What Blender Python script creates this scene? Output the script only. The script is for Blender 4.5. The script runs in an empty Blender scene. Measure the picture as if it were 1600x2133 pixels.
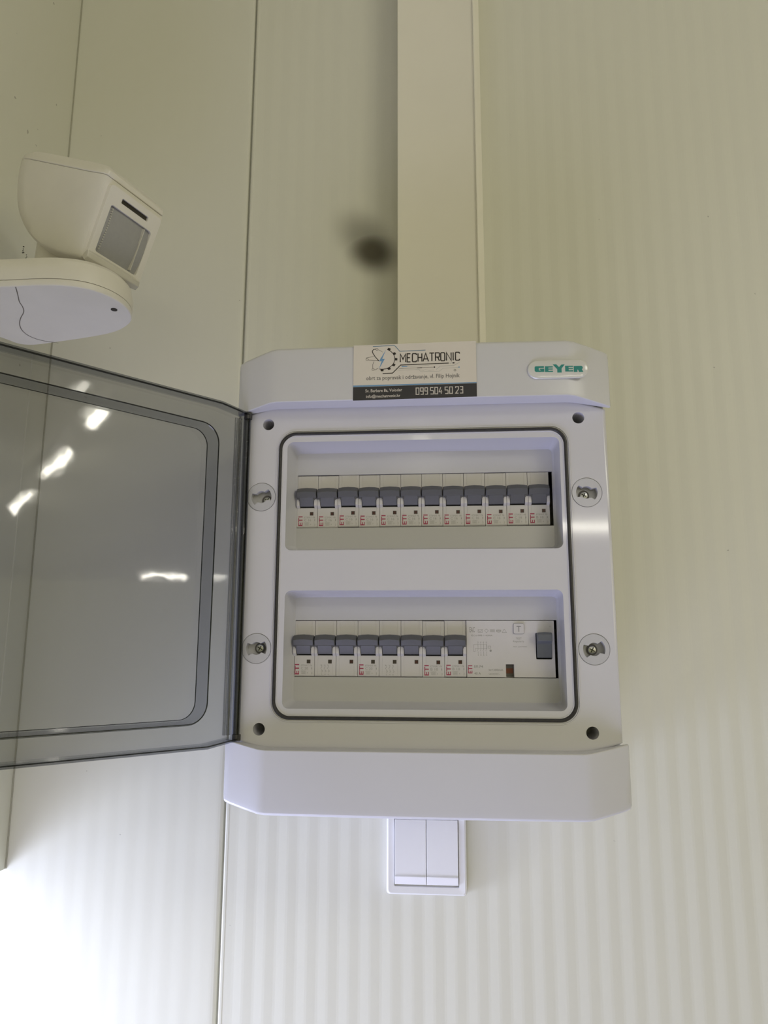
import bpy, bmesh, math, random
from mathutils import Vector, Matrix
from mathutils.geometry import tessellate_polygon
SC = bpy.context.scene
COL = SC.collection
MM = 0.001

# ------------------------------------------------------------------ camera
cam_d = bpy.data.cameras.new('camera'); cam = bpy.data.objects.new('camera', cam_d); COL.objects.link(cam)
cam_d.sensor_fit = 'HORIZONTAL'; cam_d.sensor_width = 36.0; cam_d.lens = 36.0 * 1568.8 / 1600.0
cam_d.clip_start = 0.01; cam_d.clip_end = 50
yaw, pitch, roll = 0.0843, 0.1832, 0.0031
fw = Vector((-math.sin(yaw) * math.cos(pitch), math.cos(yaw) * math.cos(pitch), math.sin(pitch)))
rt = Vector((math.cos(yaw), math.sin(yaw), 0)); up = rt.cross(fw)
r2 = rt * math.cos(roll) + up * math.sin(roll); u2 = up * math.cos(roll) - rt * math.sin(roll)
M = Matrix((r2, u2, -fw)).transposed().to_4x4(); M.translation = (0.0202, -0.7606, -0.0633)
cam.matrix_world = M
SC.camera = cam

# ------------------------------------------------------------------ light
SC.cycles.transparent_max_bounces = 32
SC.view_settings.view_transform = 'Standard'; SC.view_settings.look = 'None'
SC.view_settings.exposure = 0.0; SC.view_settings.gamma = 1.0; SC.view_settings.use_curve_mapping = False
world = bpy.data.worlds.new('world'); SC.world = world; world.use_nodes = True
bg = world.node_tree.nodes['Background']; bg.inputs[0].default_value = (0.45, 0.425, 0.20, 1); bg.inputs[1].default_value = 1.0

def area(name, loc, target, sx, sy, power, col):
    d = bpy.data.lights.new(name, 'AREA'); d.shape = 'RECTANGLE'; d.size = sx; d.size_y = sy
    d.energy = power; d.color = col
    o = bpy.data.objects.new(name, d); COL.objects.link(o); o.location = loc
    o.rotation_euler = (Vector(target) - Vector(loc)).to_track_quat('-Z', 'Y').to_euler()
    return o
# daylight through the opening under the left wall
area('daylight_low_opening', (-1.00, -0.45, -0.72), (0.5, -0.45, -0.55), 0.80, 0.70, 5.5, (0.46, 0.56, 1.0))
area('opening_corner_fill', (-0.60, -0.12, -0.52), (0.0, -0.06, -0.40), 0.14, 0.26, 3.1, (0.72, 0.77, 1.0))  # extra lamp added in the opening to brighten the wall's lower left
# added lamp just above the floor, standing in for daylight bounced upward
area('floor_bounce_fill', (-0.35, -0.75, -1.42), (-0.1, -0.35, -0.1), 1.1, 0.9, 16.5, (0.645, 0.645, 1.0))
# added warm fill lamps, placed clear of mirror reflections, not at any ceiling fixture
area('warm_fill_right', (2.0, -2.4, 0.2), (0, 0, 0.0), 1.0, 1.0, 7.5, (1.0, 0.90, 0.62))
area('warm_fill_above', (1.3, -1.7, 0.93), (0.1, 0, 0.1), 1.2, 0.3, 6.9, (1.0, 0.98, 0.86))

# ------------------------------------------------------------------ materials
def mat(name, col, rough=0.5, metal=0.0, spec=0.5, coat=0.0, noise=0.0, nscale=60, bump=0.0, emit=None, est=0):
    m = bpy.data.materials.new(name); m.use_nodes = True; nt = m.node_tree; b = nt.nodes['Principled BSDF']
    c = (*col, 1); b.inputs['Base Color'].default_value = c
    b.inputs['Roughness'].default_value = rough; b.inputs['Metallic'].default_value = metal
    b.inputs['Specular IOR Level'].default_value = spec
    b.inputs['Coat Weight'].default_value = coat; b.inputs['Coat Roughness'].default_value = 0.06
    if noise or bump:
        tc = nt.nodes.new('ShaderNodeTexCoord'); n = nt.nodes.new('ShaderNodeTexNoise'); n.inputs['Scale'].default_value = nscale
        n.inputs['Detail'].default_value = 5
        nt.links.new(tc.outputs['Object'], n.inputs['Vector'])
        if noise:
            r = nt.nodes.new('ShaderNodeValToRGB')
            r.color_ramp.elements[0].position = 0.3; r.color_ramp.elements[1].position = 0.7
            r.color_ramp.elements[0].color = tuple(max(0, x * (1 - noise)) for x in col) + (1,)
            r.color_ramp.elements[1].color = tuple(min(1, x * (1 + noise * .5)) for x in col) + (1,)
            nt.links.new(n.outputs['Fac'], r.inputs['Fac']); nt.links.new(r.outputs['Color'], b.inputs['Base Color'])
        if bump:
            bp = nt.nodes.new('ShaderNodeBump'); bp.inputs['Strength'].default_value = bump; bp.inputs['Distance'].default_value = 0.0005
            nt.links.new(n.outputs['Fac'], bp.inputs['Height']); nt.links.new(bp.outputs['Normal'], b.inputs['Normal'])
    if emit: b.inputs['Emission Color'].default_value = (*emit, 1); b.inputs['Emission Strength'].default_value = est
    return m

def wall_mat():
    m = mat('coated_steel_wall', (0.72, 0.715, 0.62), 0.42, spec=0.35)
    nt = m.node_tree; b = nt.nodes['Principled BSDF']; N = nt.nodes.new; L = nt.links.new
    tc = N('ShaderNodeTexCoord')
    # a dark soft-edged spot on the sheet, with a tail up to the left
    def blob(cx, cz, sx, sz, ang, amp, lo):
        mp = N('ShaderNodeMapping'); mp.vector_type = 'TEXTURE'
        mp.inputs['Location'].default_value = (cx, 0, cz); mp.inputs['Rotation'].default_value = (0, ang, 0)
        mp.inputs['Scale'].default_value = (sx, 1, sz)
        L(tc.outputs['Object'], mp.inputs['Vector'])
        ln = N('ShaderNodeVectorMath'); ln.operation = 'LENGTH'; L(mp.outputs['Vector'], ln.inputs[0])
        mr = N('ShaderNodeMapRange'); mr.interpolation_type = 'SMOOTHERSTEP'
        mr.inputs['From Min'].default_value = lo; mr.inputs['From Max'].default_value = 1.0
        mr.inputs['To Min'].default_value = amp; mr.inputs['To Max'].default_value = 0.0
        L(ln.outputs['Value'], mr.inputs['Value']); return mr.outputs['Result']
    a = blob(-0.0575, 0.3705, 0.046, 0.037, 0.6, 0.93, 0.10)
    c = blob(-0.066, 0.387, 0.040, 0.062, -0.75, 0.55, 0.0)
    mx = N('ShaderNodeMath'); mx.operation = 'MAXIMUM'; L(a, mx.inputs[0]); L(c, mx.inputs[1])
    vo = N('ShaderNodeTexNoise'); vo.inputs['Scale'].default_value = 130; vo.inputs['Detail'].default_value = 1
    L(tc.outputs['Object'], vo.inputs['Vector'])
    sp = N('ShaderNodeMapRange'); sp.inputs['From Min'].default_value = 0.80; sp.inputs['From Max'].default_value = 0.83
    sp.inputs['To Max'].default_value = 0.45; L(vo.outputs['Fac'], sp.inputs['Value'])
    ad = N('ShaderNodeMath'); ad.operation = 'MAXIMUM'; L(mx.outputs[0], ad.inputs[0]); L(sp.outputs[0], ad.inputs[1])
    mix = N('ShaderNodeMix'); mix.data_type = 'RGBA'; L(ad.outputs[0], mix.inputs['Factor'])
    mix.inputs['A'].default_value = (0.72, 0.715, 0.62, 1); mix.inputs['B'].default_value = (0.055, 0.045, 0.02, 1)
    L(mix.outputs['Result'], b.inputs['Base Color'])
    return m

def smoke_mat(name, t_face, t_edge, ior=1.5):
    m = bpy.data.materials.new(name); m.use_nodes = True; nt = m.node_tree; nt.nodes.clear(); N = nt.nodes.new; L = nt.links.new
    out = N('ShaderNodeOutputMaterial'); tr = N('ShaderNodeBsdfTransparent'); gl = N('ShaderNodeBsdfGlossy'); gl.inputs['Roughness'].default_value = 0.035
    lw = N('ShaderNodeLayerWeight'); lw.inputs['Blend'].default_value = 0.5
    pw = N('ShaderNodeMath'); pw.operation = 'POWER'; pw.inputs[1].default_value = 2.2; L(lw.outputs['Facing'], pw.inputs[0])
    mc = N('ShaderNodeMix'); mc.data_type = 'RGBA'; mc.inputs['A'].default_value = (*t_face, 1); mc.inputs['B'].default_value = (*t_edge, 1)
    L(pw.outputs[0], mc.inputs['Factor']); L(mc.outputs['Result'], tr.inputs['Color'])
    p5 = N('ShaderNodeMath'); p5.operation = 'POWER'; p5.inputs[1].default_value = 5; L(lw.outputs['Facing'], p5.inputs[0])
    fr = N('ShaderNodeMath'); fr.operation = 'MULTIPLY_ADD'; fr.inputs[1].default_value = 0.6; fr.inputs[2].default_value = 0.04; L(p5.outputs[0], fr.inputs[0])
    mx = N('ShaderNodeMixShader'); L(fr.outputs[0], mx.inputs[0]); L(tr.outputs[0], mx.inputs[1]); L(gl.outputs[0], mx.inputs[2])
    L(mx.outputs[0], out.inputs['Surface'])
    tc = N('ShaderNodeTexCoord'); nz = N('ShaderNodeTexNoise'); nz.inputs['Scale'].default_value = 22; nz.inputs['Detail'].default_value = 3
    L(tc.outputs['Object'], nz.inputs['Vector']); bp = N('ShaderNodeBump'); bp.inputs['Strength'].default_value = 0.14; bp.inputs['Distance'].default_value = 0.0009
    L(nz.outputs['Fac'], bp.inputs['Height']); L(bp.outputs['Normal'], gl.inputs['Normal'])
    return m

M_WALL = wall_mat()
M_FLOOR = mat('grey_floor', (0.42, 0.42, 0.40), 0.6, noise=0.1, nscale=8)
M_CEIL = mat('ceiling_sheet', (0.6, 0.58, 0.5), 0.6, noise=0.03, nscale=5)
M_DUCT = mat('cream_pvc', (0.86, 0.83, 0.72), 0.26, noise=0.02, nscale=12)
M_BOX = mat('light_grey_abs', (0.68, 0.675, 0.73), 0.07, spec=0.5, noise=0.01, nscale=9)
M_CAP = mat('light_grey_abs_satin', (0.67, 0.67, 0.705), 0.22, spec=0.4, noise=0.01, nscale=9)
M_TRAY = mat('grey_tray', (0.57, 0.57, 0.61), 0.2, spec=0.5, noise=0.01, nscale=9)
M_DARK = mat('black_gap', (0.01, 0.01, 0.01), 0.8)
M_RUB = mat('black_rubber', (0.035, 0.033, 0.034), 0.45, noise=0.25, nscale=400, bump=0.3)
M_MCB = mat('breaker_white', (0.67, 0.65, 0.67), 0.42, noise=0.015, nscale=40)
M_TOG = mat('toggle_grey', (0.105, 0.107, 0.115), 0.42, noise=0.04, nscale=300)
M_TOG2 = mat('toggle_grey_blue', (0.13, 0.14, 0.155), 0.4, noise=0.04, nscale=300)
M_IND = mat('indicator_red', (0.07, 0.015, 0.015), 0.3)
M_IND2 = mat('indicator_dark', (0.05, 0.04, 0.035), 0.3)
M_REDF = mat('indicator_rust', (0.22, 0.06, 0.03), 0.4)
M_PINK = mat('crimson_print', (0.40, 0.035, 0.10), 0.6)
M_PRN = mat('grey_print', (0.36, 0.355, 0.35), 0.6)
M_PRN2 = mat('grey_print_dark', (0.27, 0.27, 0.27), 0.6)
M_STK = mat('sticker_paper', (0.74, 0.69, 0.62), 0.35, noise=0.01, nscale=60)
M_STKD = mat('sticker_dark_band', (0.035, 0.033, 0.038), 0.35, noise=0.05, nscale=60)
M_INK = mat('black_ink', (0.025, 0.018, 0.016), 0.5)
M_INKG = mat('grey_ink', (0.17, 0.16, 0.15), 0.5)
M_INKT = mat('thin_grey_ink', (0.36, 0.38, 0.38), 0.5)
M_BLUE = mat('blue_ink', (0.16, 0.33, 0.55), 0.5)
M_BLUEG = mat('steel_blue_ink', (0.13, 0.23, 0.33), 0.5)
M_WINK = mat('white_ink', (0.62, 0.58, 0.53), 0.5)
M_TEAL = mat('teal_print', (0.02, 0.25, 0.22), 0.4)
M_BADGE = mat('badge_white', (0.70, 0.70, 0.67), 0.12, coat=0.5)
M_STEEL = mat('zinc_steel', (0.50, 0.51, 0.53), 0.28, metal=1.0, noise=0.2, nscale=700)
M_SW = mat('switch_white', (0.86, 0.86, 0.86), 0.3, spec=0.4)
M_SEN = mat('aged_white_plastic', (0.80, 0.775, 0.71), 0.42, noise=0.03, nscale=35)
M_LENS = mat('milky_lens', (0.36, 0.36, 0.36), 0.25, spec=0.6, noise=0.03, nscale=300)
M_CLR = mat('lens_lip', (0.62, 0.60, 0.54), 0.12, coat=0.6)
M_DIRT = mat('dark_dirt', (0.05, 0.045, 0.035), 0.8)
M_SEAM = mat('seam_shadow_gap', (0.16, 0.14, 0.11), 0.8)
M_SMOKE = smoke_mat('smoked_clear_plastic', (0.77, 0.775, 0.78), (0.60, 0.61, 0.625))
M_SMOKE_E = smoke_mat('smoked_plastic_edge', (0.56, 0.57, 0.585), (0.45, 0.46, 0.475))
M_SMOKE_W = smoke_mat('smoked_plastic_wall', (0.64, 0.65, 0.665), (0.50, 0.51, 0.525))
M_SMOKE_R = smoke_mat('smoked_plastic_rim', (0.30, 0.31, 0.32), (0.22, 0.23, 0.24))
M_SMOKE_H = smoke_mat('smoked_plastic_hinge', (0.72, 0.725, 0.74), (0.50, 0.51, 0.52))
M_TUBE = mat('lamp_tube', (1, 1, 1), 0.5, emit=(1.0, 0.95, 0.82), est=27)
M_LAMPB = mat('lamp_housing', (0.7, 0.7, 0.68), 0.4)

# ------------------------------------------------------------------ mesh helpers (all in millimetres)
class MB:
    def __init__(s): s.v = []; s.f = []; s.m = []
    def add(s, vs, fs, mi=0, T=None):
        n = len(s.v)
        for p in vs:
            p = Vector(p)
            s.v.append(T @ p if T is not None else p)
        for f in fs: s.f.append(tuple(i + n for i in f)); s.m.append(mi)
        return s
    def box(s, x0, x1, y0, y1, z0, z1, mi=0, T=None):
        return s.add([(x, y, z) for x in (x0, x1) for y in (y0, y1) for z in (z0, z1)],
                     [(0, 1, 3, 2), (4, 6, 7, 5), (0, 4, 5, 1), (2, 3, 7, 6), (0, 2, 6, 4), (1, 5, 7, 3)], mi, T)
    def loft(s, loops, cap0=True, cap1=True, mi=0, T=None, close=False):
        n = len(loops[0]); vs = [p for l in loops for p in l]; fs = []
        k = len(loops)
        for a in range(k - (0 if close else 1)):
            b = (a + 1) % k
            for i in range(n):
                j = (i + 1) % n; fs.append((a * n + i, a * n + j, b * n + j, b * n + i))
        if cap0 and not close: fs.append(tuple(range(n))[::-1])
        if cap1 and not close: fs.append(tuple((k - 1) * n + i for i in range(n)))
        return s.add(vs, fs, mi, T)
    def prism(s, prof, x0, x1, mi=0, T=None):      # profile of (y, z) extruded along x
        return s.loft([[(x0, y, z) for y, z in prof], [(x1, y, z) for y, z in prof]], mi=mi, T=T)
    def plate(s, outer, holes, y0, y1, mi=0, T=None):   # outlines of (x, z); y0 front, y1 rear
        polys = [[Vector((x, z, 0)) for x, z in o] for o in [outer] + holes]
        flat = [p for o in polys for p in o]; tris = tessellate_polygon(polys); n = len(flat)
        vs = [(p.x, y0, p.y) for p in flat] + [(p.x, y1, p.y) for p in flat]
        fs = [tuple(t) for t in tris] + [tuple(i + n for i in t)[::-1] for t in tris]
        k = 0
        for o in polys:
            m = len(o)
            for i in range(m):
                j = (i + 1) % m; fs.append((k + i, k + j, k + j + n, k + i + n))
            k += m
        return s.add(vs, fs, mi, T)
    def cyl(s, c, axis, r, h0, h1, n=24, mi=0, T=None, r2=None):
        r2 = r if r2 is None else r2; loops = []
        for h, rr in ((h0, r), (h1, r2)):
            l = []
            for i in range(n):
                a = 2 * math.pi * i / n; u, w = rr * math.cos(a), rr * math.sin(a)
                l.append({'y': (c[0] + u, h, c[1] + w), 'z': (c[0] + u, c[1] + w, h), 'x': (h, c[0] + u, c[1] + w)}[axis])
            loops.append(l)
        return s.loft(loops, mi=mi, T=T)
    def build(s, name, mats, parent=None, bevel=0, seg=2, smooth=True, ang=35, kind=None, T=None):
        me = bpy.data.meshes.new(name)
        vs = [((T @ v) if T is not None else v) * MM for v in s.v]
        me.from_pydata([tuple(v) for v in vs], [], s.f)
        if not isinstance(mats, (list, tuple)): mats = [mats]
        for m in mats: me.materials.append(m)
        for p, mi in zip(me.polygons, s.m): p.material_index = mi
        bm = bmesh.new(); bm.from_mesh(me); bmesh.ops.recalc_face_normals(bm, faces=bm.faces[:]); bm.to_mesh(me); bm.free()
        o = bpy.data.objects.new(name, me); COL.objects.link(o)
        if bevel:
            bv = o.modifiers.new('bevel', 'BEVEL'); bv.width = bevel * MM; bv.segments = seg; bv.limit_method = 'ANGLE'; bv.angle_limit = math.radians(ang)
            bv.use_clamp_overlap = True; bv.harden_normals = False
        if smooth:
            me.polygons.foreach_set('use_smooth', [True] * len(me.polygons)); me.set_sharp_from_angle(angle=math.radians(30))
        if parent: o.parent = parent
        if kind: o['kind'] = kind
        return o

def thing(name, label, cat, loc=(0, 0, 0), group=None, rot=None):
    o = bpy.data.objects.new(name, None); COL.objects.link(o); o.location = Vector(loc) * MM; o.empty_display_size = 0.02
    if rot: o.rotation_euler = rot
    o['label'] = label; o['category'] = cat
    if group: o['group'] = group
    return o

def rrect(x0, x1, z0, z1, r, n=6):
    pts = []
    for cx, cz, a0 in ((x1 - r, z1 - r, 0), (x0 + r, z1 - r, 90), (x0 + r, z0 + r, 180), (x1 - r, z0 + r, 270)):
        for i in range(n + 1):
            a = math.radians(a0 + 90 * i / n); pts.append((cx + r * math.cos(a), cz + r * math.sin(a)))
    return pts
def circ(cx, cz, r, n=28): return [(cx + r * math.cos(2 * math.pi * i / n), cz + r * math.sin(2 * math.pi * i / n)) for i in range(n)]

_tc = {}
def text_data(s, bold=0.0):
    if (s, bold) not in _tc:
        cu = bpy.data.curves.new('t', 'FONT'); cu.body = s; cu.size = 1; cu.offset = bold; cu.resolution_u = 2; cu.fill_mode = 'FRONT'
        o = bpy.data.objects.new('t', cu); COL.objects.link(o)
        dg = bpy.context.evaluated_depsgraph_get(); dg.update()
        me = bpy.data.meshes.new_from_object(o.evaluated_get(dg))
        vs = [v.co.copy() for v in me.vertices]; fs = [tuple(p.vertices) for p in me.polygons]
        COL.objects.unlink(o); bpy.data.objects.remove(o); bpy.data.curves.remove(cu); bpy.data.meshes.remove(me)
        _tc[(s, bold)] = (vs, fs)
    return _tc[(s, bold)]
def put_text(mb, s, x0, x1, zb, zc, y, bold=0.0, mi=0, T=None, vert=False, caps=0.70):
    """text from x0 to x1, baseline zb, capital height up to zc, on a face towards -y"""
    vs, fs = text_data(s, bold)
    if not vs: return
    mnx = min(v.x for v in vs); mxx = max(v.x for v in vs); k = (zc - zb) / caps
    out = []
    for v in vs:
        u = (v.x - mnx) / (mxx - mnx); w = v.y * k
        if vert:   # reads upwards: x0..x1 is the letter height, zb..zc the run
            out.append((x1 - v.y / caps * (x1 - x0), y, zb + u * (zc - zb)))
        else: out.append((x0 + u * (x1 - x0), y, zb + w))
    mb.add(out, [f[::-1] for f in fs], mi, T)

def stroke2(mb, pts, w, y, mp=lambda a, b: (a, b), closed=False, mi=0, caps=True):
    """polyline as a ribbon with mitred joins; mp maps drawing units to (x, z)"""
    P = [Vector(mp(*p)) for p in pts]; n = len(P); L = []; R = []
    for i in range(n):
        a = P[(i - 1) % n] if (closed or i > 0) else None; b = P[(i + 1) % n] if (closed or i < n - 1) else None
        d1 = (P[i] - a).normalized() if a is not None else None; d2 = (b - P[i]).normalized() if b is not None else None
        if d1 is None: d1 = d2
        if d2 is None: d2 = d1
        t = (d1 + d2)
        t = t.normalized() if t.length > 1e-6 else d1
        nn = Vector((-t.y, t.x)); c = max(0.45, nn.dot(Vector((-d1.y, d1.x))))
        L.append(P[i] + nn * (w / 2 / c)); R.append(P[i] - nn * (w / 2 / c))
    vs = [(p.x, y, p.y) for p in L] + [(p.x, y, p.y) for p in R]
    fs = [(i, (i + 1) % n, n + (i + 1) % n, n + i) for i in range(n if closed else n - 1)]
    mb.add(vs, fs, mi)
def disc2(mb, c, r, y, mp=lambda a, b: (a, b), mi=0, n=12):
    p = mp(*c); mb.add([(p[0] + r * math.cos(6.2832 * i / n), y, p[1] + r * math.sin(6.2832 * i / n)) for i in range(n)], [tuple(range(n))], mi)
def poly2(mb, pts, y, mp=lambda a, b: (a, b), mi=0):
    P = [mp(*p) for p in pts]; tr = tessellate_polygon([[Vector((a, b, 0)) for a, b in P]])
    mb.add([(a, y, b) for a, b in P], [tuple(t) for t in tr], mi)

# ------------------------------------------------------------------ the setting
RIB_PH = 4.0
def wall_profile():
    """shallow ribs of the sheet, 20 mm apart, and the tongue joint between two sheets"""
    P = []
    def ribs(x0, x1, amp, phase):
        k = math.ceil((x0 - phase) / 10.0)
        P.append((x0, 0.0)); x = phase + k * 10
        while x < x1 - 1:
            s = -amp if k % 2 == 0 else amp
            if x > x0 + 1.5: P.append((x - 1.2, s * .88)); P.append((x + 1.2, s * .88))
            k += 1; x += 10
        P.append((x1, 0.0))
    ribs(-480, -208, 0.07, RIB_PH)
    P.extend([(-206, 0.08), (-203.6, 0.35), (-202, 0.9), (-200.9, 2.0), (-200.2, 6), (-198.6, 6), (-198.2, 1), (-196.8, -0.3), (-195, -0.3)])
    ribs(-194, 1500, 0.22, RIB_PH)
    P.append((11000, 0.0)) if P[-1][0] < 10999 else None
    return P
prof = wall_profile()
mb = MB()
for za, zb in ((-1500, 1000),):
    outline = [(x, y) for x, y in prof] + [(11000, 60), (-480, 60)]
    mb.loft([[(x, y, za) for x, y in outline], [(x, y, zb) for x, y in outline]])
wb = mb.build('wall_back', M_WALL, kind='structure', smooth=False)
mb = MB()
pl = [(-418.0, 0)]
yy = 0
k = 0
while yy > -3000:
    yy -= 10; k += 1
    pl.append((-418 + (0.05 if k % 2 else -0.05), yy))
outline = pl + [(-478, yy), (-478, 0)]
mb.loft([[(x, y, -275) for x, y in outline], [(x, y, 1000) for x, y in outline]])
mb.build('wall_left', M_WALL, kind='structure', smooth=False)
MB().box(-419.5, -416.9, -36, -33, -275, 330).build('trim_1', M_WALL, kind='structure', bevel=0.5)
MB().box(-2500, 11000, -8000, 60, -1560, -1500).build('floor', M_FLOOR, kind='structure')
MB().box(-478, 11000, -8000, 60, 1000, 1060).build('ceiling', M_CEIL, kind='structure')

M_CORNER_SHADE = mat('corner_shade_tone', (0.40, 0.39, 0.31), 0.7)  # dark strip added along the corner; its colour stands in for corner shade
MB().box(-418.2, -416.7, -1.2, 0.2, -275, 1000).build('corner_shade_strip', M_CORNER_SHADE, kind='structure', bevel=0.4)

# ------------------------------------------------------------------ cable trunking above the box
t = thing('cable_trunking', 'cream plastic cable trunking running up the wall from the top of the grey distribution box', 'cable trunking', (17, 0, 183))
m1 = MB(); m1.plate([(-43.5, 0), (43.5, 0), (43.5, 816), (-43.5, 816)], [], -36, -0.3); m1.build('channel', M_DUCT, t, bevel=1.0)
prof = [(-44.5, -30), (-44.5, -38.6), (-44, -39.2), (37.2, -39.2), (37.8, -39.4), (38.4, -41.6), (39.2, -41.8), (44.6, -37.4), (45.2, -36.4), (45.2, -30)]
prof = [(x, y) for x, y in prof] + [(43.6, -30), (43.6, -36.2), (-43.6, -36.2), (-43.6, -30)]
m1 = MB(); m1.loft([[(x, y, 0.5) for x, y in prof], [(x, y, 816) for x, y in prof]]); m1.build('snap_cover', M_DUCT, t)

# ------------------------------------------------------------------ distribution box
G = -165.0; B = -145.0; P_CAP = 19.0
box = thing('distribution_box', 'light grey two-row distribution box on the wall with its smoked door swung open', 'electrical box')
# body: open shell with a back
mb = MB()
lo = rrect(-147.5, 147.5, -170, 170, 6); li = rrect(-143, 143, -160, 160, 4)
mb.loft([[(x, -0.3, z) for x, z in lo], [(x, G + 2.5, z) for x, z in lo], [(x, G + 2.5, z) for x, z in li], [(x, -4, z) for x, z in li]])
mb.build('body', M_BOX, box)
for z in (60.9, -60.9):
    rail = MB().box(-120, 120, -97.8, -92, z - 17.5, z + 17.5).build('din_rail', M_STEEL, box, bevel=0.5)
    for x in (-115, 115): MB().box(x - 4, x + 4, -92.5, -3.5, z - 10, z + 10).build('rail_bracket', M_STEEL, rail, bevel=0.5)
# front cover plate
def chev(xe, xc, ze, zc):
    return [(-xe, -ze), (-xc, -zc), (xc, -zc), (xe, -ze), (xe, ze), (xc, zc), (-xc, zc), (-xe, ze)]
HOLES = [(-127.2, 122.9), (127.2, 122.9), (-127.2, -122.9), (127.2, -122.9)]
LOCKS = [(-131.2, 61.2), (131.2, 61.2), (-131.2, -61.2), (131.2, -61.2)]
R1 = (-110.5, 111.3, 16.8, 107.3); R2 = (-109.5, 109.5, -107.2, -15.6)
def ccw(p, r=5): return rrect(p[0], p[1], p[2], p[3], r)
outer = [(-146.6, -128.6), (-122, -136.5), (122, -136.5), (146.6, -128.6), (146.6, 128.6), (122, 136.5), (-122, 136.5), (-146.6, 128.6)]
mb = MB(); mb.plate(outer, [ccw(R1), ccw(R2)] + [circ(x, z, 4.75) for x, z in HOLES] + [circ(x, z, 12.0, 40) for x, z in LOCKS], G, G + 4.2)
def grow(pts, d): return [(x + math.copysign(d, x), z + math.copysign(d * (1.0 if abs(x) < 140 else 0.5), z)) for x, z in pts]
mb.loft([[(x, G + q, z) for x, z in grow(outer, p)] for p, q in ((0, 0), (0.9, 0.15), (1.8, 0.6), (2.4, 1.3), (2.7, 2.3), (2.7, 5.0))], cap0=False, cap1=False)
cover = mb.build('front_cover', M_BOX, box)
# screw wells behind the corner holes
for x, z in HOLES:
    mb = MB(); a = circ(x, z, 4.8); b = circ(x, z, 6.3)
    mb.loft([[(u, G + 4, w) for u, w in b], [(u, G + 1.2, w) for u, w in b], [(u, G + 1.2, w) for u, w in a], [(u, G + 34, w) for u, w in circ(x, z, 4.0)]], cap0=False)
    mb.build('screw_well', M_BOX, cover)
# recess trays
for (o, i, op) in ((R1, (-106.6, 108.6, 19.5, 103.4), (-105.9, 107.6, 38.2, 83.6)), (R2, (-105.6, 107.8, -103.4, -18.6), (-105.9, 106.6, -83.6, -38.2))):
    mb = MB(); g0 = 0.6
    mb.loft([[(x, G + 0.9, z) for x, z in rrect(o[0], o[1], o[2], o[3], 5)], [(x, B - 2.0, z) for x, z in rrect(i[0] - .6, i[1] + .6, i[2] - .5, i[3] + .5, 4)],
             [(x, B, z) for x, z in rrect(i[0] + 1, i[1] - 1, i[2] + 1, i[3] - 1, 3)]], cap0=False, cap1=False)
    oi = rrect(i[0] + 1, i[1] - 1, i[2] + 1, i[3] - 1, 3)
    opx0, opx1 = max(op[0], i[0] + 1.3), min(op[1], i[1] - 1.3)
    mb.plate(oi, [[(opx0, op[2]), (opx1, op[2]), (opx1, op[3]), (opx0, op[3])]], B, B + 2.0)
    mb.build('recess_tray', M_TRAY, cover)
# gasket
def ring(x, z, r, d0): return [(a, d0, b) for a, b in rrect(-x, x, -z, z, r, 10)]
mb = MB()
sec = [(0, G - 0.1), (0.0, G - 1.0), (0.5, G - 1.7), (1.3, G - 1.95), (2.1, G - 1.7), (2.7, G - 1.0), (2.7, G - 0.1)]
mb.loft([ring(117.4 - a, 115.4 - a, 14 - a, y) for a, y in sec], cap0=False, cap1=False)
mb.build('gasket', M_RUB, cover)
mb = MB()   # moulded lip inside and outside the seal
for x, z, r in ((115.9 - 1.4, 113.9 - 1.4, 12.0), (118.9, 116.9, 15.2)):
    mb.loft([ring(x + a, z + a, r + a, y) for a, y in ((-0.6, G + 0.2), (-0.4, G - 0.7), (0.3, G - 0.7), (0.6, G + 0.2))], cap0=False, cap1=False)
mb.build('seal_lip', M_BOX, cover)
# four quarter-turn locks
for q, (x, z) in enumerate(LOCKS):
    sx, sz = ((4.0, -2.2), (-1.6, -1.6), (1.8, 0.2), (-0.8, -0.4))[q]; rot = (0.25, -0.15, 0.1, 0.2)[q]
    mb = MB(); cut = []
    n = 40
    for k in range(n):
        a = 2 * math.pi * k / n; aa = (a + rot + math.pi / 2) % math.pi
        side = abs(math.sin(a)) < 0.62
        r = 8.4 if side else 5.0
        cut.append((x + r * math.cos(a + rot), z + r * math.sin(a + rot)))
    mb.plate(circ(x, z, 11.55, 40), [cut], G - 0.25, G + 7.5)
    mb.cyl((x, z), 'y', 9.2, G + 7.4, G + 9, 32)
    mb.cyl((x + sx * .8, z + sz * .8), 'y', 4.4, G + 7.3, G + 7.5, 28, 1); lk = mb.build('cover_lock', [M_TRAY, M_INKG], cover)
    mb = MB(); n = 20; r = 3.3
    mb.loft([[(x + sx + rr * math.cos(6.2832 * i / n), y, z + sz + rr * math.sin(6.2832 * i / n)) for i in range(n)] for rr, y in ((3.2, G + 7.4), (3.2, G + 4.8), (2.7, G + 4.2), (1.3, G + 3.9))])
    for a in (0.5, 0.5 + math.pi / 2):
        T = Matrix.Translation((x + sx, 0, z + sz)) @ Matrix.Rotation(a, 4, 'Y')
        mb.box(-2.2, 2.2, G + 3.80, G + 4.1, -0.32, 0.32, 1, T)
    mb.build('lock_screw', [M_STEEL, M_DARK], cover)
    mb = MB()
    mb.loft([[(u, y, w) for u, w in circ(x, z, rr, 40)] for rr, y in ((12.2, G + 0.9), (11.9, G + 1.0), (11.3, G + 1.1))], cap0=False, cap1=False)
    mb.build('lock_ring', M_BOX, cover)
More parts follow.
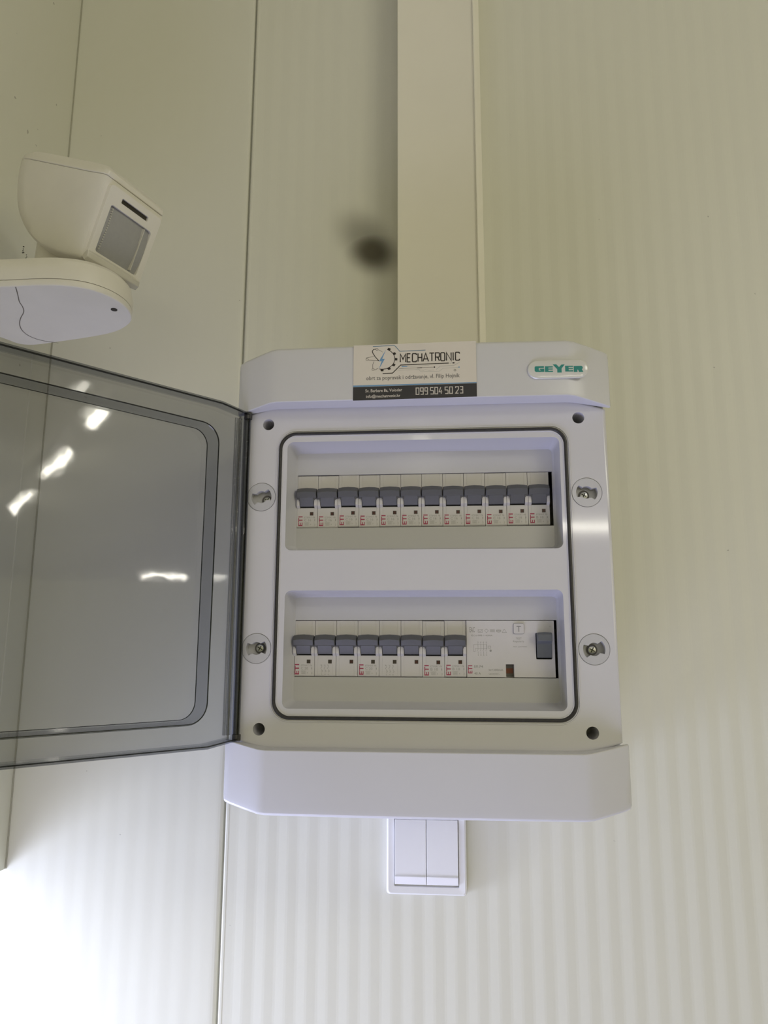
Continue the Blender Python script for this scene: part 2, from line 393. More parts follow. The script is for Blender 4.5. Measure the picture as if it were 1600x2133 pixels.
# caps
def cap(sign, name):
    st = [(-152.6, 2.6, 174.5, 130.2), (-151.8, 4.2, 176.2, 130.4), (-147, 6.6, 177.6, 131.2), (-134, 12.5, 180.2, 133.6), (-123, 17.2, 182.2, 135.5), (-117, 18.6, 182.7, 135.9), (-60, 19.0, 183.0, 135.9), (0, 19.1, 183.2, 135.9)]
    st = st + [(-a, b, c, d) for a, b, c, d in reversed(st[:-1])]
    mb = MB(); loops = []
    for x, p, zo, zi in st:
        yb = -0.6 if name == 'x' else -92
        loops.append([(x, G - p, sign * zi), (x, G - p + 0.2, sign * (zi + 3)), (x, G - p + .4, sign * (zo - 5)), (x, G - p + 1.0, sign * (zo - 1.2)), (x, G - p + 2.6, sign * zo), (x, yb, sign * (zo - 0.6)), (x, yb, sign * 140), (x, G + 0.05, sign * 140), (x, G + 0.05, sign * zi)])
    mb.loft(loops)
    return mb.build(name, M_CAP, box, bevel=1.2, seg=3, ang=38)
tcap = cap(1, 'top_cap'); bcap = cap(-1, 'bottom_cap')

# maker's badge
mb = MB(); bx, bz = 109.4, 157.3; yb = G - 19.1
def pill(w, h, y): return [(bx + a, y, bz + b) for a, b in rrect(-w, w, -h, h, h - .01, 10)]
mb.loft([pill(23.6, 7.7, yb + 0.5), pill(23.6, 7.7, yb - 0.5), pill(23.0, 7.1, yb - 1.1), pill(21.5, 5.6, yb - 1.35)])
badge = mb.build('badge', M_BADGE, tcap)
def bm_(cx, cy): return (bx + (cx - 600) / 898 * 47.2, bz - (cy - 512) / 290 * 15.2)
mb = MB(); y = yb - 1.42
def Rq(a, b, c, d): poly2(mb, [(a, b), (c, b), (c, d), (a, d)], y, bm_)
# G
poly2(mb, [(265, 465), (395, 465), (395, 492), (318, 494), (318, 532), (345, 532), (345, 522), (330, 522), (330, 505), (398, 505), (398, 556), (275, 556), (255, 540), (255, 480)], y, bm_)
# E
for X in (408, 708):
    poly2(mb, [(X, 468), (X + 118, 472), (X + 118, 490), (X + 52, 490), (X + 52, 506), (X + 116, 506), (X + 116, 523), (X + 52, 523), (X + 52, 542), (X + 118, 542), (X + 118, 562), (X, 560)], y, bm_)
# Y
poly2(mb, [(525, 442), (580, 442), (618, 486), (655, 448), (704, 446), (655, 512), (655, 574), (590, 574), (590, 520)], y, bm_)
# R
poly2(mb, [(835, 476), (950, 476), (968, 492), (968, 518), (955, 530), (975, 574), (912, 574), (898, 536), (888, 536), (888, 572), (835, 572)], y, bm_)
mb.build('badge_lettering', M_TEAL, tcap)

# ------------------------------------------------------------------ smoked door, open about 130 degrees
TH = math.radians(130.8); HX, HY = -140.8, -171.5
def D(v, w, z): return (HX + v * math.cos(TH) - w * math.sin(TH), HY - v * math.sin(TH) - w * math.cos(TH), z)
def dloop(pts, w): return [D(v, w, z) for v, z in pts]
rim = [(1.5, -129.5), (27, -133), (262, -133), (289, -129.5), (289, 129.5), (262, 133), (27, 133), (1.5, 129.5)]
rimi = [(2.6, -128.4), (27.2, -131.8), (261.8, -131.8), (287.9, -128.4), (287.9, 128.4), (261.8, 131.8), (27.2, 131.8), (2.6, 128.4)]
mb = MB(); W1, W2 = 9.5, 22.5
mb.loft([dloop(rim, 0), dloop(rimi, W1)], cap0=False, cap1=False, mi=2)
S0 = rrect(23.7, 266.3, -117, 117, 15, 8); S1 = rrect(24.2, 265.8, -116.5, 116.5, 14.5, 8); S2 = rrect(26.6, 263.4, -114.6, 114.6, 13, 8)
polys = [[Vector((a, b, 0)) for a, b in rimi], [Vector((a, b, 0)) for a, b in S0]]
tr = tessellate_polygon(polys); fl = [p for o in polys for p in o]
mb.add([D(p.x, W1, p.y) for p in fl], [tuple(q) for q in tr])
mb.loft([dloop(S0, W1), dloop(S1, W1 + .6), dloop(S2, W2)], cap0=False, cap1=False, mi=2); mb.add(dloop(S2, W2), [tuple(range(len(S2)))])
me = None
door = mb.build('door', [M_SMOKE, M_SMOKE_R, M_SMOKE_W], box, smooth=False)
bm = bmesh.new(); bm.from_mesh(door.data); bmesh.ops.remove_doubles(bm, verts=bm.verts[:], dist=1e-6); bmesh.ops.recalc_face_normals(bm, faces=bm.faces[:]); 
# make the pane normal point outwards (away from the camera side)
nrm = Vector((-math.sin(TH), -math.cos(TH), 0)); big = max(bm.faces, key=lambda f: f.calc_area())
if big.normal.dot(nrm) < 0: bmesh.ops.reverse_faces(bm, faces=bm.faces[:])
bm.to_mesh(door.data); bm.free()
so = door.modifiers.new('solid', 'SOLIDIFY'); so.thickness = 0.0022; so.offset = 1.0; so.material_offset_rim = 1
# raised bead along the rim and the two edges of the step: moulded ridges that read as dark lines
mb = MB()
def bead(loop, w, out=0.55, th=0.55):
    def off(pts, d):
        n = len(pts); r = []
        for i in range(n):
            a = Vector(pts[i - 1]); b = Vector(pts[i]); c = Vector(pts[(i + 1) % n]); t = ((b - a).normalized() + (c - b).normalized()).normalized()
            r.append((b.x + t.y * d, b.y - t.x * d))
        return r
    o = off(loop, out)
    mb.loft([dloop(loop, w - th), dloop(o, w - th), dloop(o, w + th), dloop(loop, w + th)], close=True)
bead(S0, W1, 0.6, 0.4); bead(S2, W2 - 0.2, 0.45, 0.35)
bead(rim, 0.6, 0.7, 0.9); mb.build('moulded_ridge', M_SMOKE_R, door)
mb = MB()
for z0, z1 in ((-127, 127),):
    for (v, w, r) in ((0.5, 3.0, 2.6), (5.2, 7.6, 1.7), (8.4, 8.4, 1.2)):
        c = D(v, w, 0); n = 16
        mb.loft([[(c[0] + r * math.cos(6.2832 * i / n), c[1] + r * math.sin(6.2832 * i / n), z) for i in range(n)] for z in (z0, z1)])
mb.build('hinge_barrel', M_SMOKE_H, door)
for s in (-1, 1):
    mb = MB(); c = D(0.5, 3.0, 0); n = 12
    mb.loft([[(c[0] + 3.4 * math.cos(6.2832 * i / n), c[1] + 3.4 * math.sin(6.2832 * i / n), z) for i in range(n)] for z in (s * 126.5, s * 131)])
    mb.build('hinge_pin', M_RUB, door)

# ------------------------------------------------------------------ breakers
FR = B + 92.0      # rail face; local y=0 sits on the rail
YR = -98.0
DB = (YR - B)      # depth of the front nose from the rail (47 mm)
def housing(name, parent, dx=0, mark=None):
    mb = MB(); w = 8.62; f = -DB
    side = [(0, 40), (f + 6, 40), (f + 6, 23), (f + 1.2, 22.2), (f + 1.4, 9.5), (f - 0.2, 4.2), (f - 2.6, 2.6), (f - 3.0, 0.5), (f - 3.0, -4.0), (f - 0.6, -5.6), (f, -6.2), (f, -21.4), (f + 0.8, -22.2), (f + 6, -23), (f + 6, -40), (0, -40)]
    mid = [(0, 40), (f + 6, 40), (f + 6, 23), (f + 1.2, 22.2), (f + 1.4, 9.5), (f + 9, 9.0), (f + 9, -5.1), (f, -5.2), (f, -21.4), (f + 0.8, -22.2), (f + 6, -23), (f + 6, -40), (0, -40)]
    # posts taper: chamfered inner corners
    for s in (-1, 1):
        inner = 6.1
        a, b = (dx - w, dx - inner) if s < 0 else (dx + inner, dx + w)
        mb.prism(side, a, b)
    mb.prism(mid, dx - 6.1, dx + 6.1)
    mb.box(dx - 6.0, dx + 6.0, f + 8.6, f + 8.9, -5, 9, 1)
    mb.box(dx - 6.2, dx + 6.2, f - 0.02, f + 1, -5.75, -5.05, 1)
    return mb.build(name, [M_MCB, M_DARK], parent, bevel=0.35, seg=2, ang=40)
def toggle(parent, dx=0):
    mb = MB(); f = -DB; loops = []
    for x, dz, dd in ((-8.4, -0.9, 0.9), (-8.0, -.6, 0.3), (-5, -0.15, 0), (0, 0.15, 0), (5, -0.15, 0), (8.0, -.6, 0.3), (8.4, -0.9, 0.9)):
        loops.append([(dx + x, y + (dd if y < f else 0), z + dz * (1 if z > 3 else 0.2)) for y, z in ((f + 2, 9.8), (f - 3.0, 11.0), (f - 4.6, 10.6), (f - 7.7, 7.0), (f - 7.4, 6.2), (f - 5.8, 2.4), (f - 3.4, 1.4), (f + 2, 3.6))])
    mb.loft(loops)
    st = [(f + 3, 5), (f - 5.0, 6), (f - 5.6, 2.2), (f - 3.0, -2.8), (f - 1.8, -4.6), (f + 3, -4.7)]
    mb.prism(st, dx - 5.75, dx + 5.75)
    for s in (-1, 1):   # chamfer between head and stem
        mb.loft([[(dx + s * 5.7, y, z) for y, z in ((f + 1, 3), (f - 5.2, 3), (f - 4.4, -0.8), (f + 1, -0.8))], [(dx + s * 7.6, y, z) for y, z in ((f + 1, 3), (f - 5.2, 3), (f - 5.0, 2.2), (f + 1, 2.2))]])
    for k in range(3):
        mb.box(dx - 5.2, dx + 5.2, f - 3.9 + k * 0.9, f - 3.0 + k * .9, 0.4 - k * 1.5, 0.75 - k * 1.5)
    return mb.build('toggle', M_TOG, parent, bevel=0.3)
def indicator(parent, dx=0, m=None):
    f = -DB; mb = MB()
    mb.box(dx + 2.3, dx + 5.3, f - 0.05, f + 1.5, -12.0, -9.0, 0); mb.box(dx + 2.9, dx + 4.7, f - 0.12, f, -11.5, -9.6, 1)
    return mb.build('indicator_window', [M_DARK if False else M_IND2, m or M_IND], parent)
def brand(parent, dx=0):
    mb = MB(); put_text(mb, 'ETI', dx - 7.4, dx - 3.9, -20.8, -12.6, -DB - 0.06, bold=0.015, vert=True)
    return mb.build('brand_mark', M_PINK, parent, smooth=False)
def rating(parent, dx=0, main='C 16', kind='p'):
    mb = MB(); y = -DB - 0.06
    if kind == 'p':
        put_text(mb, 'ETIMAT P6', dx - 2.4, dx + 6.6, -14.3, -12.9, y); put_text(mb, main, dx - 2.4, dx + 3.4, -16.9, -14.9, y)
        put_text(mb, '1', dx + 6.3, dx + 6.8, -16.7, -15.1, y); put_text(mb, '2', dx + 6.3, dx + 7.1, -20.4, -18.9, y)
        put_text(mb, '230/400V~', dx - 2.4, dx + 2.4, -18.4, -17.6, y); put_text(mb, '6000', dx - 1.4, dx + 1.0, -20.0, -19.0, y); put_text(mb, '3', dx + 2.6, dx + 3.4, -20.0, -19.0, y)
        stroke2(mb, [(dx - 1.8, -20.3), (dx + 1.4, -20.3), (dx + 1.4, -18.7), (dx - 1.8, -18.7)], 0.15, y, closed=True)
    else:
        for a in (-2.8, -0.1, 2.6):
            put_text(mb, {-2.8: '1', -0.1: '3', 2.6: '5'}[a], dx + a - .9, dx + a - .4, -13.8, -12.8, y)
            stroke2(mb, [(dx + a, -13), (dx + a, -14.6), (dx + a - .9, -16.2)], 0.28, y); stroke2(mb, [(dx + a, -16.3), (dx + a, -17.6), (dx + a + .8, -17.6), (dx + a + .8, -18.5), (dx + a, -18.5), (dx + a, -19.2)], 0.22, y)
            put_text(mb, {-2.8: '2', -0.1: '4', 2.6: '6'}[a], dx + a - .5, dx + a + .4, -21.0, -20.0, y)
    return mb.build('rating_print', M_PRN, parent, smooth=False)

ORD = ['first', 'second', 'third', 'fourth', 'fifth', 'sixth', 'seventh', 'eighth', 'ninth', 'tenth', 'eleventh', 'twelfth']
random.seed(4)
PW = 17.5; X0 = -105.0 - 0.4; ZT, ZB = 60.9, -60.9
def breaker(x, z, label, group, main='C 16'):
    t = thing('circuit_breaker', label, 'circuit breaker', (x, YR, z), group)
    housing('housing', t); toggle(t); indicator(t); brand(t); rating(t, 0, main); return t
def copy_tree(o, parent=None):
    c = o.copy(); COL.objects.link(c); c.parent = parent
    for ch in [q for q in o.children]: copy_tree(ch, c)
    return c
first = breaker(X0 + PW / 2, ZT, 'narrow white C 16 breaker, grey toggle, first from the left in the upper row', 'single circuit breakers of the upper row')
JZ = [-.2, -.2, .35, 0, .2, .25, .3, .1, .25, 0, .3, .3]
for i in range(1, 11):
    c = copy_tree(first); c.location = ((X0 + PW * (i + .5)) * MM, YR * MM, (ZT + JZ[i]) * MM)
    c['label'] = 'narrow white C 16 breaker, grey toggle, %s from the left in the upper row' % ORD[i]
breaker(X0 + PW * 11.5, ZT + .3, 'narrow white B 10 circuit breaker at the right end of the upper row', 'single circuit breakers of the upper row', 'B 10')
def three_pole(k, label, main, inds):
    x = X0 + PW * (k + 1.5)
    t = thing('three_pole_breaker', label, 'circuit breaker', (x, YR, ZB), 'three-pole circuit breakers of the lower row')
    for j, dx in enumerate((-PW, 0, PW)):
        housing('pole_housing', t, dx); toggle(t, dx); indicator(t, dx, M_IND if j == 2 else M_IND2)
    brand(t, -PW); rating(t, -PW, main); rating(t, 0, '', 'd'); return t
three_pole(0, 'white three-pole circuit breaker with three grey toggles at the left end of the lower row', 'C 20', 0)
three_pole(3, 'white three-pole circuit breaker with three grey toggles in the middle of the lower row', 'C 20', 0)
s7 = breaker(X0 + PW * 6.5, ZB - .3, 'narrow white B 10 circuit breaker right beside the middle three-pole breaker, lower row', 'single circuit breakers of the lower row', 'B 10')
s8 = copy_tree(s7); s8.location = ((X0 + PW * 7.5) * MM, YR * MM, ZB * MM)
s8['label'] = 'narrow white B 10 circuit breaker touching the wide residual current switch, lower row'

# residual current switch, four modules wide
rx0 = X0 + PW * 8; rw = PW * 4
rcd = thing('residual_current_switch', 'wide white residual current switch with test button and single toggle, lower row', 'residual current device', (rx0 + rw / 2, YR, ZB))
f = -DB; hw = rw / 2 - 0.25
def rx(cx): return -rw / 2 + (cx - 62) / (1490 - 62) * rw      # from print position to module width
def rz(cy): return 22.2 - (cy - 105) / (1005 - 105) * 44.4
mb = MB()
mb.plate([(-hw, -22.2), (rx(695), -22.2), (rx(695), rz(800)), (rx(825), rz(800)), (rx(825), -22.2), (hw, -22.2), (hw, 22.2), (-hw, 22.2)],
         [rrect(rx(1185), rx(1440), rz(718), rz(300), 0.6, 2)], f, f + 7)
mb.box(-hw, hw, f + 6.9, 0, -40, 40)
mb.box(rx(1190), rx(1436), f + 6.6, f + 6.9, rz(716), rz(302), 1)
hz = mb.build('housing', [M_MCB, M_DARK], rcd, bevel=0.35)
mb = MB(); a, b = rx(1197), rx(1432)
loops = []
for x, d in ((a, .5), (a + .5, 0), ((a + b) / 2, -.25), (b - .5, 0), (b, .5)):
    loops.append([(x, f + 4, rz(300) ), (x, f - 6.5 + d, rz(300) + .2 - d), (x, f - 8.5 + d, rz(330)), (x, f - 8 + d, rz(430)), (x, f - 3.2, rz(470)), (x, f - 1.0, rz(690)), (x, f + 4, rz(700))])
mb.loft(loops); mb.build('toggle', M_TOG2, rcd, bevel=0.3)
mb = MB(); mb.plate(rrect(rx(832), rx(998), rz(315), rz(150), 1.2, 4), [], f - 1.4, f + 1)
tb = mb.build('test_button', M_MCB, rcd, bevel=0.35)
mb = MB(); mb.plate(rrect(rx(824), rx(1004), rz(322), rz(143), 1.5, 4), [rrect(rx(831), rx(999), rz(316), rz(149), 1.2, 4)], f - 0.05, f + .5)
put_text(mb, 'T', rx(880), rx(950), rz(285), rz(190), f - 1.48)
mb.build('button_outline', M_PRN2, tb, smooth=False)
mb = MB(); mb.box(rx(700), rx(820), f + 5.8, f + 7, -21.5, rz(805), 0); mb.box(rx(705), rx(812), f + 5.4, f + 5.8, rz(945), rz(865), 1)
mb.build('indicator_window', [M_INKG, M_REDF], rcd)
mb = MB(); put_text(mb, 'ETI', rx(85), rx(152), rz(945), rz(818), f - 0.06, bold=0.015, vert=True); mb.build('brand_mark', M_PINK, rcd, smooth=False)
mb = MB(); y = f - 0.06
put_text(mb, 'EAC', rx(120), rx(205), rz(290), rz(205), y, bold=.01); mb.build('approval_marks', M_PRN, rcd, smooth=False); mb = MB(); put_text(mb, 'EFI-P4', rx(185), rx(325), rz(858), rz(815), y, bold=.01)
put_text(mb, '40 A', rx(185), rx(290), rz(965), rz(925), y, bold=.01); put_text(mb, 'In=300mA', rx(420), rx(650), rz(905), rz(870), y, bold=.01); put_text(mb, 'Un=415V~', rx(420), rx(595), rz(965), rz(938), y, bold=.01)
mb.build('rating_print', M_PRN, rcd, smooth=False); mb = MB(); put_text(mb, 'IEC 61008-1', rx(145), rx(345), rz(355), rz(328), y); put_text(mb, '10000A', rx(365), rx(490), rz(355), rz(330), y)
mpR = lambda a, b: (rx(a), rz(b))
stroke2(mb, [(258, 245), (330, 245), (330, 292), (258, 292)], .22, y, mpR, closed=True); stroke2(mb, [(262, 262), (290, 280), (326, 252)], .2, y, mpR)
stroke2(mb, [(395, 235), (425, 268), (395, 300), (365, 268)], .22, y, mpR, closed=True)
for k in range(3): stroke2(mb, [(452, 250 + k * 17), (530, 250 + k * 17)], .35, y, mpR)
stroke2(mb, [(555 + 37 + 37 * math.cos(q), 268 + 24 * math.sin(q)) for q in [i * .524 for i in range(12)]], .22, y, mpR, closed=True); stroke2(mb, [(556, 268), (628, 268)], .5, y, mpR)
stroke2(mb, [(682, 238), (718, 295), (650, 295)], .25, y, mpR, closed=True)
for i, cx in enumerate((252, 296, 342, 388)):
    put_text(mb, '246N'[i], rx(cx - 9), rx(cx + 9), rz(462), rz(440), y); q_ = 3 if i == 0 else 9; put_text(mb, '135N'[i], rx(cx - q_), rx(cx + q_), rz(666), rz(644), y)
    stroke2(mb, [(cx, 470), (cx, 570), (cx - 14, 590)], .2, y, mpR); stroke2(mb, [(cx, 596), (cx, 638)], .2, y, mpR)
stroke2(mb, [(180, 600), (180, 490), (395, 490), (395, 560)], .2, y, mpR); stroke2(mb, [(180, 600), (205, 600), (205, 550), (400, 550)], .2, y, mpR)
stroke2(mb, [(415, 512), (460, 512), (460, 545), (415, 545)], .25, y, mpR, closed=True); disc2(mb, (455, 585), .9, y, mpR)
mb.build('wiring_diagram', M_PRN, rcd, smooth=False); mb = MB()
put_text(mb, 'TEST', rx(865), rx(958), rz(405), rz(375), y); put_text(mb, 'Regularly', rx(820), rx(998), rz(448), rz(422), y); put_text(mb, '40A 230/400V', rx(818), rx(1045), rz(530), rz(512), y)
mb.build('test_instructions', M_PRN, rcd, smooth=False); mb = MB()
put_text(mb, 'I', rx(1418), rx(1424), rz(210), rz(185), y)
mb.build('position_mark', M_PRN, rcd, smooth=False)

# ------------------------------------------------------------------ business card sticker
YS = G - 19.25; SW, SH = 99.2, 47.0
sx0, sz1 = -53.8, 182.4
stk = thing('business_card_sticker', 'cream and black company sticker with gear logo on the top cap of the distribution box', 'sticker', (0, YS, 158.5))
def S(cx, cy):
    t = (cx - 95) / 1400.0; return (sx0 + t * SW, (sz1 - 158.5) - (cy - (95 - 45 * t)) / 672.0 * SH + (0.0 + 0.9 * (t)))
def SR(cx, cy): a = S(cx, cy); return a
mb = MB(); zb_band = 597
mb.plate([S(95, 768), S(1495, 722), S(1495, 50), S(95, 95)], [], -0.12, -0.02); mb.build('paper', M_STK, stk)
mb = MB(); poly2(mb, [S(95, 768), S(1495, 722), S(1495, 562), S(95, 605)], -0.16); mb.build('dark_band', M_STKD, stk, smooth=False)
mb = MB(); poly2(mb, [S(95, 603), S(1495, 560), S(1495, 549), S(95, 585)], -0.17); 
poly2(mb, [S(470, 148), S(388, 292), S(420, 288), S(388, 388), S(455, 262), S(425, 262)], -0.17)
poly2(mb, [S(648, 350), S(715, 350), S(715, 360), S(648, 362)], -0.17); disc2(mb, (1300, 368), .55, -0.17, S)
mb.build('blue_artwork', M_BLUE, stk, smooth=False)
mb = MB(); stroke2(mb, [(318, 108), (560, 98), (578, 108), (628, 170), (922, 158)], 0.55, -0.165, S)
mb.build('blue_line', M_BLUEG, stk, smooth=False)
mb = MB()
# gear arc with teeth
cx, cy, rr = 425, 262, 146
def pol(a, r): return (cx + r * math.cos(a), cy - r * math.sin(a) * 0.86)
stroke2(mb, [pol(math.radians(a), rr) for a in range(-102, 70, 6)], 0.55, -0.17, S)
for a in (-90, -60, -33, -2, 28, 60):
    q = math.radians(a); w = 0.125
    poly2(mb, [pol(q - w, rr + 2), pol(q - w * .7, rr + 30), pol(q + w * .7, rr + 30), pol(q + w, rr + 2)], -0.17, S)
# atom orbits
stroke2(mb, [(352, 140), (325, 146), (312, 165), (318, 190), (345, 235), (388, 285)], 0.6, -0.17, S)
stroke2(mb, [(388, 285), (300, 276), (262, 274)], 0.35, -0.17, S); stroke2(mb, [(240, 258), (248, 245), (330, 232)], 0.25, -0.17, S)
stroke2(mb, [(332, 292), (318, 330), (318, 378)], 0.3, -0.17, S); stroke2(mb, [(338, 398), (352, 392), (378, 375)], 0.3, -0.17, S); stroke2(mb, [(380, 150), (405, 160), (430, 178)], 0.2, -0.17, S)
for c in ((365, 144), (252, 266), (322, 390)): stroke2(mb, [(c[0] + 14 * math.cos(q * .7854), c[1] + 12 * math.sin(q * .7854)) for q in range(8)], 0.25, -0.17, S, closed=True)
stroke2(mb, [(1254 + 12 * math.cos(q * .7854), 404 + 11 * math.sin(q * .7854)) for q in range(8)], 0.25, -0.17, S, closed=True)
# circuit lines
stroke2(mb, [(432, 441), (545, 436), (638, 338), (1185, 318)], 0.7, -0.17, S)
poly2(mb, [(1228, 308), (1250, 308), (1250, 322), (1228, 324)], -0.17, S)
stroke2(mb, [(622, 380), (1010, 367)], 0.22, -0.17, S); poly2(mb, [(826, 370), (882, 368), (882, 376), (826, 378)], -0.17, S); disc2(mb, (1022, 366), .6, -0.17, S)
# MECHATRONIC in squared narrow capitals
GL = {'M': [[(0, 0), (0, 1), (.5, .35), (1, 1), (1, 0)]], 'E': [[(1, 1), (0, 1), (0, 0), (1, 0)], [(0, .52), (.85, .52)]],
      'C': [[(1, .82), (1, .92), (.86, 1), (.14, 1), (0, .92), (0, .08), (.14, 0), (.86, 0), (1, .08), (1, .18)]], 'H': [[(0, 0), (0, 1)], [(1, 0), (1, 1)], [(0, .5), (1, .5)]],
      'A': [[(0, 0), (.5, 1), (1, 0)], [(.2, .3), (.8, .3)]], 'T': [[(0, 1), (1, 1)], [(.5, 1), (.5, 0)]],
      'R': [[(0, 0), (0, 1), (.9, 1), (1, .92), (1, .55), (.9, .48), (0, .48)], [(.55, .48), (1, 0)]], 'O': [[(0, .1), (0, .9), (.16, 1), (.84, 1), (1, .9), (1, .1), (.84, 0), (.16, 0)]],
      'N': [[(0, 0), (0, 1), (1, 0), (1, 1)]], 'I': [[(.5, 0), (.5, 1)]],
      '0': [[(0, 0), (0, 1), (1, 1), (1, 0)]], '9': [[(.05, 0), (1, 0), (1, 1), (0, 1), (0, .48), (1, .48)]], '5': [[(1, 1), (0, 1), (0, .55), (.85, .55), (1, .45), (1, 0), (0, 0)]],
      '4': [[(.55, 1), (0, .3), (1, .3)], [(.72, .6), (.72, 0)]], '2': [[(0, .8), (0, 1), (1, 1), (1, .62), (0, 0), (1, 0)]], '3': [[(0, 1), (1, 1), (1, 0), (0, 0)], [(.25, .52), (1, .52)]]}
def tech(mb, letters, w, y):
    """letters: (char, left x, right x, top y, bottom y) in drawing units"""
    for ch, a, b, tp, bt in letters:
        for pl_ in GL[ch]:
            cl = ch in '0O'
            pts = [(a + p[0] * (b - a), bt + p[1] * (tp - bt)) for p in pl_]
            if cl and pts[0] == pts[-1]: pts = pts[:-1]
            stroke2(mb, pts, w, y, S, closed=cl)
word = 'MECHATRONIC'; lefts = [634, 712, 772, 836, 893, 966, 1035, 1095, 1160, 1233, 1262]; rights = [695, 750, 818, 880, 955, 1022, 1080, 1140, 1213, 1238, 1307]
tech(mb, [(c, a, b, 203 - (a - 634) * .025, 303 - (a - 634) * .029) for c, a, b in zip(word, lefts, rights)], 0.92, -0.17)
mb.build('logo_artwork', M_INK, stk, smooth=False)
mb = MB()
stroke2(mb, [(610, 402), (840, 392), (870, 420), (1075, 416), (1120, 380), (1290, 372)], 0.16, -0.165, S); stroke2(mb, [(840, 392), (895, 405), (920, 395), (960, 405), (1020, 400)], .16, -0.165, S)
stroke2(mb, [(720, 356), (960, 346)], 0.16, -0.165, S); stroke2(mb, [(1040, 395), (1090, 355), (1240, 348), (1310, 308)], .25, -0.165, S); stroke2(mb, [(1195, 325), (1225, 312)], .2, -0.165, S)
mb.build('thin_circuit_lines', M_INKT, stk, smooth=False)
def stext(mb, s, cx0, cx1, cb, ct, y, bold=0.0):
    """text between drawing columns cx0..cx1, baseline cb, cap top ct, following the card's edge"""
    vs, fs = text_data(s, bold); mn = min(v.x for v in vs); mx = max(v.x for v in vs); out = []
    for v in vs:
        u = (v.x - mn) / (mx - mn); c = cx0 + u * (cx1 - cx0); r = cb - (c - cx0) * .030 - v.y / .7 * (cb - ct)
        p = S(c, r); out.append((p[0], y, p[1]))
    mb.add(out, [q[::-1] for q in fs])
mb = MB(); stext(mb, 'obrt za popravak i odr\u017eavanje, vl. Filip Hojnik', 244, 1306, 520, 473, -0.17, 0.012); mb.build('tagline', M_INKG, stk, smooth=False)
mb = MB(); stext(mb, 'Sv. Barbare 8a, Voloder', 234, 655, 668, 632, -0.18, .016); stext(mb, 'info@mechatronic.hr', 242, 634, 734, 700, -0.18, .016)
num = '09950450 23'.replace(' ', ''); nl = [812, 862, 912, 975, 1024, 1072, 1140, 1190, 1258, 1306]; nr = [844, 893, 942, 1008, 1056, 1106, 1173, 1222, 1290, 1338]
tech(mb, [(c, a, b, 617 - (a - 812) * .03, 695 - (a - 812) * .03) for c, a, b in zip('0995045023', nl, nr)], 0.70, -0.18)
mb.build('contact_lines', M_WINK, stk, smooth=False)

# ------------------------------------------------------------------ light switch below the box
sw = thing('light_switch', 'white double rocker light switch on the wall just below the grey box', 'light switch', (-2.5, 0, -248))
lo = lambda w, h, y, r=3: [(a, y, b) for a, b in rrect(-w, w, -h, h, r, 5)]
mb = MB(); mb.loft([lo(37.4, 37.4, -0.2), lo(37.4, 37.4, -7.5), lo(36.8, 36.8, -9.4), lo(35.6, 35.6, -10.2), lo(30.2, 30.2, -9.6, 1), lo(29.8, 29.8, -5.5, 1)], cap1=True); mb.build('frame', M_SW, sw)
for s in (-1, 1):
    a, b = (-29.5, -0.25) if s < 0 else (0.25, 29.5); y0 = -10.2
    mb = MB(); prof = [(-4.4, -29.5), (-8.6, -29.5), (-10.6, -20.5), (-10.0, -19.2), (-11.2, 25.5), (-9.4, 29.5), (-4.4, 29.5)]
    prof = [(-5.4, -28.0), (-10.6, -28.0), (-12.6, -20.6), (-11.4, -19.6), (-12.6, 21.0), (-10.8, 27.0), (-10.4, 29.0), (-5.4, 29.0)]
    mb.prism(prof, a, b); mb.build('rocker', M_SW, sw, bevel=0.35)

# ------------------------------------------------------------------ motion detector on the left wall
md = thing('motion_detector', 'cream outdoor motion detector with milky lens on a rounded wall arm, upper left', 'motion detector', (-417.5, -195, 226))
Tinv = Matrix.Translation((417.5, 195, -226))
arm = [(-417, -241), (-325.3, -241), (-293.7, -241.7), (-275.4, -239.8), (-259, -233.5), (-248.5, -222), (-243, -209), (-241.6, -197), (-243.0, -186), (-247, -174.5), (-254.4, -164.7), (-270.5, -152), (-294.1, -143.6), (-335, -134.3), (-357, -129.5), (-366.8, -129.4), (-374, -133), (-378, -142), (-384, -153), (-400, -160), (-417, -162)]
def smooth(P, it=2, closed=True):
    for _ in range(it):
        Q = []; n = len(P)
        if not closed: Q.append(P[0])
        for i in range(n if closed else n - 1):
            a, b = P[i], P[(i + 1) % n]
            if a[0] < -416 and b[0] < -416: Q += [a, b]; continue
            if a[0] < -416: Q += [a, (a[0] * .25 + b[0] * .75, a[1] * .25 + b[1] * .75)]; continue
            if b[0] < -416: Q += [(a[0] * .75 + b[0] * .25, a[1] * .75 + b[1] * .25), b]; continue
            Q += [(a[0] * .75 + b[0] * .25, a[1] * .75 + b[1] * .25), (a[0] * .25 + b[0] * .75, a[1] * .25 + b[1] * .75)]
        if not closed: Q.append(P[-1])
        R = []
        for q in Q:
            if not R or abs(q[0] - R[-1][0]) + abs(q[1] - R[-1][1]) > 1e-6: R.append(q)
        if closed and abs(R[0][0] - R[-1][0]) + abs(R[0][1] - R[-1][1]) < 1e-6: R.pop()
        P = R
    return P
arm = smooth(arm)
def sc(pts, k, z, cx=-325, cy=-190):
    out = []
    for x, y in pts:
        out.append((x if x < -416 else cx + (x - cx) * (1 - k / 80.0), cy + (y - cy) * (1 - k / 52.0), z))
    return out
mb = MB(); mb.loft([sc(arm, 0.6, 216.0), sc(arm, 0, 217.2), sc(arm, 0, 221.5)], T=Tinv); 
base = mb.build('arm_lower_shell', M_SEN, md, bevel=0.5)
mb = MB(); mb.loft([sc(arm, 1.0, 221.3), sc(arm, 1.0, 222.0)], T=Tinv); mb.build('arm_seam', M_SEAM, md)
